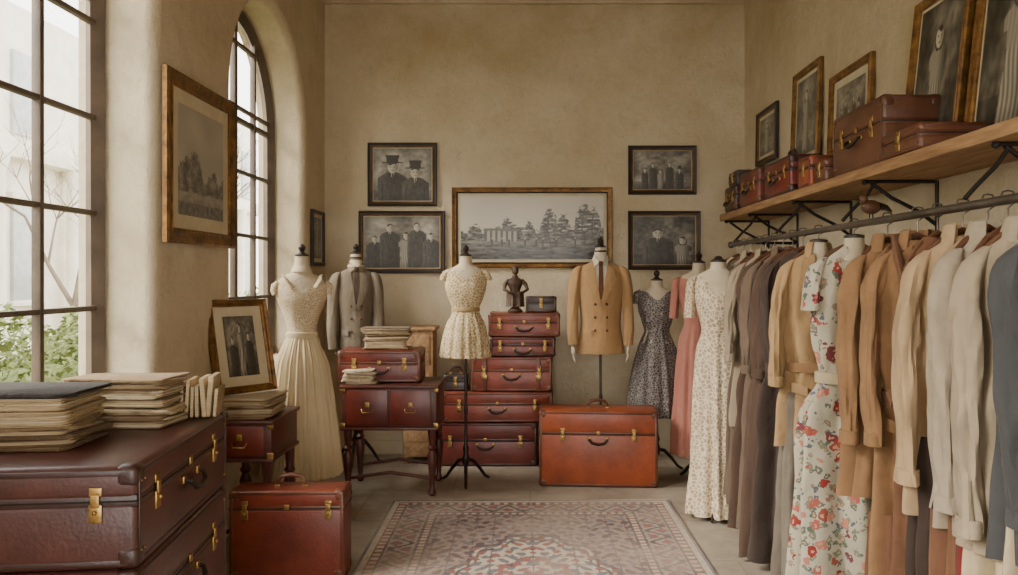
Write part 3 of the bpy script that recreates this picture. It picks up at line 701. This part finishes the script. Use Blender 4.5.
b.done((-.12,6.44,1.222),(0,0,.2))
PINK=cloth('dusty_rose_satin',176,116,100,.8)
K=[(1.60,.045,.045,0),(1.55,.06,.05,0),(1.51,.14,.07,0),(1.46,.16,.085,0),(1.36,.15,.11,.001),(1.25,.12,.095,.002),(1.17,.105,.09,.002),(1.05,.14,.115,.006),(.7,.17,.145,.014),(.2,.2,.17,.02)]
b=B('pink_dress_mannequin'); torso(b,K,1.1,1.60,CREAM); neckcap(b,1.61,r=.045,fin=True)
skirt(b,K,lambda th:1.50-(.06*math.exp(-(math.cos(th)/.4)**2) if math.sin(th)<0 else 0),.2,PINK,11,n=150,ph=3)
for sx in(-1,1): sleeve(b,[(1.51,sx*.13,0,.02,.02),(1.48,sx*.155,0,.035,.04),(1.35,sx*.17,0,.034,.04),(1.2,sx*.18,0,.031,.036)],PINK,ph=sx)
stand(b,1.1,h0=.17,r=.17); b.done((1.25,5.86,0),(0,0,math.radians(-10)))
LACE2=mk('antique_white_lace',srgb(184,164,134),srgb(152,130,102),ns=7,rough=.85,vor=(40,srgb(216,200,172),.06),bump=.5,dist=.005)
K=[(1.60,.045,.045,0),(1.555,.06,.05,0),(1.52,.135,.07,0),(1.47,.155,.085,0),(1.37,.15,.115,.001),(1.25,.122,.10,.002),(1.17,.105,.09,.003),(1.05,.14,.12,.008),(.7,.155,.14,.018),(.3,.165,.15,.026),(.03,.19,.17,.032)]
b=B('lace_gown_mannequin'); torso(b,K,1.1,1.60,CREAM); neckcap(b,1.60,r=.048,fin=False)
b.lathe([(.05,0),(.05,.012),(.03,.02),(.02,.035),(.004,.04)],(0,0,1.60),DWOOD,14)
skirt(b,K,lambda th:1.515-(.13*math.exp(-(math.cos(th)/.4)**2) if math.sin(th)<0 else 0),.03,LACE2,10,n=160,ph=5,m=60)
for sx in(-1,1): sleeve(b,[(1.52,sx*.125,0,.015,.02),(1.49,sx*.152,0,.032,.045),(1.4,sx*.168,0,.034,.045),(1.25,sx*.175,-.01,.034,.045)],LACE2,ph=sx)
stand(b,1.1,h0=.16,r=.16); b.done((1.185,4.98,0),(0,0,math.radians(-14)))
# --- hanging garments
def garment(name,Y,mat,hem,rz=0,X=1.40,w=1.0,slv=None,coat=True,belt=None,bow=False,skirtmat=None,skhem=None,flare=1.0,ph=0,scarf=None,form=False,amp=1.4,zoff=0,btn=True):
    b=B(name); zo=zoff
    K=[(1.645+zo,.04,.03,0),(1.615+zo,.085*w,.042,.001),(1.575+zo,.135*w,.05,.002),(1.52+zo,.165*w,.058,.004),(1.4+zo,.178*w,.068,.008),(1.2+zo,.17*w,.068,.011*amp),(1.07,.145*w if belt else .17*w,.065,.012*amp),(.9,.178*w*flare,.076,.018*amp),(.6,.195*w*flare,.086,.022*amp),(.05,.22*w*flare,.10,.027*amp)]
    b.tube([(-.16*w,0,1.555+zo),(-.09*w,0,1.615+zo),(0,0,1.655+zo),(.09*w,0,1.615+zo),(.16*w,0,1.555+zo)],[.008,.010,.012,.010,.008],HWOOD,8)
    top=RZ+.020
    b.tube([(0,0,1.65+zo),(0,0,top-.045),(.02,0,top-.03),(.024,0,top-.012),(.014,0,top+.0035),(0,0,top+.006),(-.014,0,top+.0035),(-.022,0,top-.012)],.0028,STEEL,6)
    nk=(lambda th:1.64+zo-(.12*math.exp(-(math.cos(th)/.3)**2) if math.sin(th)<0 else 0)) if not coat else 1.635+zo
    skirt(b,K,nk,hem,mat,7,n=140,ph=ph,wr=.014,m=64,drop=.03)
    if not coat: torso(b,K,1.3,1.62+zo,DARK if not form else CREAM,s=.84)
    if skirtmat:
        K2=[(z,rx*.9,ry*.84,a) for z,rx,ry,a in K]; skirt(b,K2,hem+.25,skhem,skirtmat,9,n=120,ph=ph+2,wr=.012,drop=.03)
    fw=.012*math.sin(ph*2.3)
    for sx in(-1,1):
        if slv:
            L=slv+.03*math.sin(ph*3+sx)
            if slv<1.25:
                sleeve(b,[(1.59+zo,sx*.12*w,0,.012,.02),(1.55+zo,sx*.155*w,0,.030,.04),(1.47+zo,sx*.180*w,-.006,.034,.05),(1.33+zo,sx*.192*w+fw,-.018,.032,.052),((1.45+L)/2,sx*.200*w+fw,-.032,.030,.050),(L,sx*.19*w+fw*2,-.05,.029,.043)],mat,ph=ph+sx*2,amp=.012)
                cx,cy=sx*.19*w+fw*2,-.05
                b.loft([[(cx+(.030+q)*math.cos(2*pi*j/20),cy+(.044+q)*math.sin(2*pi*j/20),z) for j in range(20)] for q,z in ((-.002,L+.05),(.004,L+.045),(.005,L+.0),(0,L-.002))],mat,False,False)
            else:
                sleeve(b,[(1.59+zo,sx*.12*w,0,.012,.02),(1.55+zo,sx*.155*w,0,.030,.04),(1.47+zo,sx*.178*w,-.006,.034,.05),(1.36,sx*.188*w,-.012,.036,.054)],mat,ph=ph+sx*2,amp=.008)
    if coat:
        for sx in(-1,1):
            fpatch(b,K,[(sx*.03,1.62+zo),(sx*.085*w,1.58+zo),(sx*.10*w,1.49+zo),(sx*.03,1.53+zo)],.018,mat)
            fpatch(b,K,[(sx*.02,1.55+zo),(sx*.11*w,1.48+zo),(sx*.03,1.28),(sx*.004,1.30)],.019,mat)
            b.loft([[(sx*(.042+q)*math.cos(a),(.045+q)*math.sin(a)*.8,z) for a in [pi*k/12-.9 for k in range(16)]] for q,z in ((.0,1.62+zo),(.004,1.675+zo),(.014,1.67+zo),(.035,1.60+zo))],mat,False,False,close=False)
        fpatch(b,K,[(.028,1.30),(.036,1.30),(.036,hem+.03),(.028,hem+.03)],.016,mat,n=14)
        if btn:
            z=1.25
            while z>hem+.12:
                rx,ry=ci(K,z)[:2]; b.ball((-.01,-(ry+.020),z),(.009,.005,.009),HWOOD,10); z-=.13
        for sx in(-1,1): fpatch(b,K,[(sx*.07*w,.98),(sx*.14*w,1.0),(sx*.14*w,.955),(sx*.07*w,.935)],.020,mat)
    if belt:
        bz=1.07; rx,ry=ci(K,bz)[:2]
        b.loft([[((rx+q)*math.cos(2*pi*j/48),(ry+q)*math.sin(2*pi*j/48),bz+dz) for j in range(48)] for q,dz in ((.004,.026),(.021,.022),(.021,-.022),(.004,-.026))],belt,False,False)
        if bow:
            yb=-ry-.035
            b.box((-.03,yb,bz),(.035,.03,.045),belt,.012)
            b.tube([(-.03,yb,bz),(-.07,yb-.012,bz+.035),(-.115,yb-.01,bz+.02),(-.11,yb,bz-.015),(-.03,yb,bz)],[.008,.016,.018,.016,.008],belt,8,flat=.5)
            b.tube([(-.03,yb,bz),(.02,yb-.012,bz+.03),(.06,yb-.01,bz+.012),(.05,yb,bz-.02),(-.03,yb,bz)],[.008,.016,.018,.016,.008],belt,8,flat=.5)
            b.tube([(-.04,yb,bz),(-.06,yb-.006,bz-.12),(-.055,yb-.0,bz-.26)],[.01,.02,.022],belt,8,flat=.3)
            b.tube([(-.02,yb,bz),(0,yb-.006,bz-.10),(.005,yb-.0,bz-.22)],[.01,.02,.022],belt,8,flat=.3)
    if scarf:
        for sx in(-1,1): b.tube([(sx*.02,.06,1.655+zo),(sx*.07,.03,1.64+zo),(sx*.078,-.05,1.59+zo),(sx*.06,-.095,1.48+zo),(sx*.045,-.10,1.3),(sx*.05,-.10,1.12)],[.018,.022,.026,.028,.028,.026],scarf,10,flat=.6)
    if form:
        neckcap(b,1.675,CREAM,r=.042,fin=False); b.lathe([(.043,0),(.043,.012),(.02,.018)],(0,0,1.672),DWOOD,16)
    return b.done((X,Y,0),(0,0,rz))
r=math.radians
C=dict(stone=(156,140,116),taupe=(106,88,72),brown=(78,58,45),beige=(176,150,112),trench=(170,138,96),grey=(122,112,98),camel=(146,110,74),cocoa=(114,78,54),sand=(176,148,112),pale=(160,146,124),slate=(62,62,62),dk=(62,48,40),cream=(190,172,138),red=(112,34,32))
CM={k:cloth(k+'_cloth',*v) for k,v in C.items()}
FLOR=mk('floral_print',srgb(192,184,162),srgb(170,162,140),ns=4,rough=.85,flower=True,bump=.3,bs=25,sheen=.05)
garment('pale_dress',5.33,CM['cream'],.35,r(-8),coat=False,slv=1.3,ph=1,w=.9)
garment('grey_blouse_dress',5.18,CM['grey'],.25,r(4),coat=False,slv=1.02,ph=2,w=.9)
garment('stone_coat',5.02,CM['stone'],.45,r(-6),slv=1.0,ph=3,w=.9)
garment('taupe_long_dress',4.84,CM['taupe'],.2,r(5),coat=False,slv=1.05,ph=4,w=.95)
garment('beige_cardigan',4.70,CM['stone'],.62,r(-9),slv=.98,ph=5,skirtmat=CM['taupe'],skhem=.15)
garment('brown_long_dress',4.53,CM['brown'],.06,r(6),coat=False,slv=1.02,ph=6,flare=1.1)
garment('taupe_coat',4.38,CM['taupe'],.10,r(-7),slv=.95,ph=7,btn=False)
garment('dark_brown_dress',4.22,CM['brown'],.04,r(4),coat=False,slv=1.0,ph=8,flare=1.25)
garment('grey_brown_dress',4.06,CM['dk'],.05,r(-4),coat=False,slv=1.0,ph=9,flare=1.25)
garment('belted_trench_coat',3.84,CM['trench'],.70,r(-8),w=.98,slv=1.0,belt=CM['camel'],skirtmat=CM['grey'],skhem=.06,ph=10,form=True)
garment('floral_dress',3.42,FLOR,.05,r(-10),coat=False,slv=1.36,belt=CM['cream'],ph=12,flare=1.22,form=True,w=.98)
garment('camel_jacket',3.10,CM['camel'],.66,r(4),slv=.86,ph=13,w=.82,btn=False)
garment('tan_wrap_coat',2.86,CM['camel'],.40,r(-14),w=.82,slv=.90,belt=CM['cocoa'],bow=True,scarf=CM['cocoa'],skirtmat=CM['cocoa'],skhem=.03,ph=15,btn=False)
garment('cocoa_dress',2.72,CM['cocoa'],.03,r(12),w=.68,coat=False,ph=14)
garment('sand_cardigan',2.56,CM['sand'],.74,r(-8),slv=.84,ph=16,w=.88,skirtmat=CM['dk'],skhem=.03)
garment('pale_jacket',2.42,CM['pale'],.74,r(8),slv=.80,ph=18,w=.84,btn=False,skirtmat=CM['cocoa'],skhem=.03)
garment('red_dress',2.32,CM['red'],.03,r(2),coat=False,ph=17,w=.7)
garment('grey_jacket',2.23,CM['stone'],.72,r(-9),slv=.8,ph=19,w=.86,skirtmat=CM['cream'],skhem=.03)
garment('slate_jacket',2.09,CM['slate'],.76,r(5),slv=.84,ph=20,w=.86,skirtmat=CM['cream'],skhem=.03)
garment('brown_coat',1.93,CM['brown'],.5,r(3),slv=.9,ph=21,w=.8,skirtmat=CM['dk'],skhem=.03)
garment('beige_coat',1.78,CM['beige'],.5,r(-5),slv=.9,ph=22,w=.8,skirtmat=CM['taupe'],skhem=.03)
# ------------------------------------------------------------ outside
GR=mk('lawn',srgb(150,156,110),srgb(120,126,86),ns=3,rough=.95)
b=B('garden_ground'); b.box((-13,11,-.25),(21.8,44,.1),GR); b.done(smooth=False)
STN=mk('limestone',srgb(236,228,212),srgb(214,204,186),ns=2,rough=.9)
GLS=mk('facade_glass',srgb(184,186,182),srgb(158,160,156),rough=.2,bump=0)
b=B('building_facade'); b.box((-11.4,15,3.6),(.6,34,7.6),STN)
for i in range(12):
    yy=1.2+i*2.7; b.box((-11.08,yy,2.1),(.12,1.0,2.2),GLS,.02); b.box((-11.05,yy,3.26),(.22,1.3,.14),STN,.02); b.box((-11.05,yy,.95),(.22,1.3,.12),STN,.02)
    b.box((-11.08,yy,5.5),(.12,1.0,1.8),GLS,.02); b.lathe([(.24,-.2),(.24,.1),(.17,.2),(.15,3.7),(.22,3.9),(.24,4.05)],(-10.8,yy+1.35,0),STN,16)
b.box((-10.95,15,4.2),(.6,34,.4),STN,.03); b.done()
LEAF=mk('leaf',srgb(136,146,88),srgb(98,112,64),ns=3,rough=.8,bump=0); BARK=mk('bark',srgb(138,122,104),srgb(106,92,78),rough=.9)
def hedge(y0,y1,x0,x1,h,n):
    b=B('garden_hedge'); vs=[];fs=[]
    for i in range(n):
        yy=random.uniform(y0,y1); xx=random.uniform(x0,x1)
        t=abs((xx-(x0+x1)/2)/((x1-x0)/2)); zz=-.2+random.random()**.6*(h+.2)*(1-.35*t*t)*(1+.25*N(yy*1.3,xx,0))
        s=random.uniform(.02,.042); a=random.uniform(0,6.28); c,d=math.cos(a)*s,math.sin(a)*s; k=random.uniform(-s,s); o=len(vs)
        vs+=[(xx-c,yy-d,zz),(xx+d*.4,yy-c*.4,zz+k),(xx+c,yy+d,zz+s*.6),(xx-d*.4,yy+c*.4,zz-k)]; fs.append([o,o+1,o+2,o+3])
    b.add(vs,fs,LEAF); b.box(((x0+x1)/2,(y0+y1)/2,h*.3),((x1-x0)*.6,(y1-y0)*.95,h*.7),LEAF,.15); b.done(smooth=False)
hedge(3.2,9.0,-4.4,-3.3,1.25,15000)
hedge(9.5,20,-5.6,-4.6,1.3,9000)
def tree(x,y,h,seed):
    rnd=random.Random(seed); b=B('bare_tree')
    def br(p,d,L,r,lv):
        pts=[p];q=p
        for k in range(4):
            d=(d+Vector((rnd.uniform(-.18,.18),rnd.uniform(-.18,.18),rnd.uniform(-.05,.14)))).normalized(); q=q+d*L/4; pts.append(q)
        b.tube(pts,[r*(1-.13*k) for k in range(5)],BARK,6 if lv<3 else 4)
        if lv<5:
            for k in range(3 if lv else 4):
                a=rnd.uniform(0,6.28); nd=(d+Vector((math.cos(a),math.sin(a),rnd.uniform(-.1,.5)))*.75).normalized()
                br(pts[rnd.choice((2,3,4))],nd,L*.64,r*.5,lv+1)
    br(Vector((x,y,-.25)),Vector((0,0,1)),h,.09,0); b.done()
tree(-6.6,7.9,2.5,1); tree(-7.4,12.4,2.6,2); tree(-7.2,17.5,2.6,3); tree(-6.4,3.0,2.4,4)
# ------------------------------------------------------------ light
w=bpy.data.worlds.new('overcast'); S.world=w; w.use_nodes=True
bg=w.node_tree.nodes['Background']; bg.inputs[0].default_value=(1,.975,.93,1); bg.inputs[1].default_value=6.2
L=bpy.data.lights.new('hazy_sun','SUN'); L.energy=17; L.angle=.6; L.color=(1,.94,.85)
o=bpy.data.objects.new('hazy_sun',L); S.collection.objects.link(o)
o.rotation_euler=Vector((1,.38,-.62)).to_track_quat('-Z','Y').to_euler()
cam=bpy.data.cameras.new('camera'); co=bpy.data.objects.new('camera',cam); S.collection.objects.link(co)
co.location=(0,0,1.5); co.rotation_euler=(pi/2,0,0); cam.sensor_width=36; cam.lens=28.0; cam.shift_x=-21/1018; cam.shift_y=-9.5/1018
cam.clip_start=.05
S.camera=co
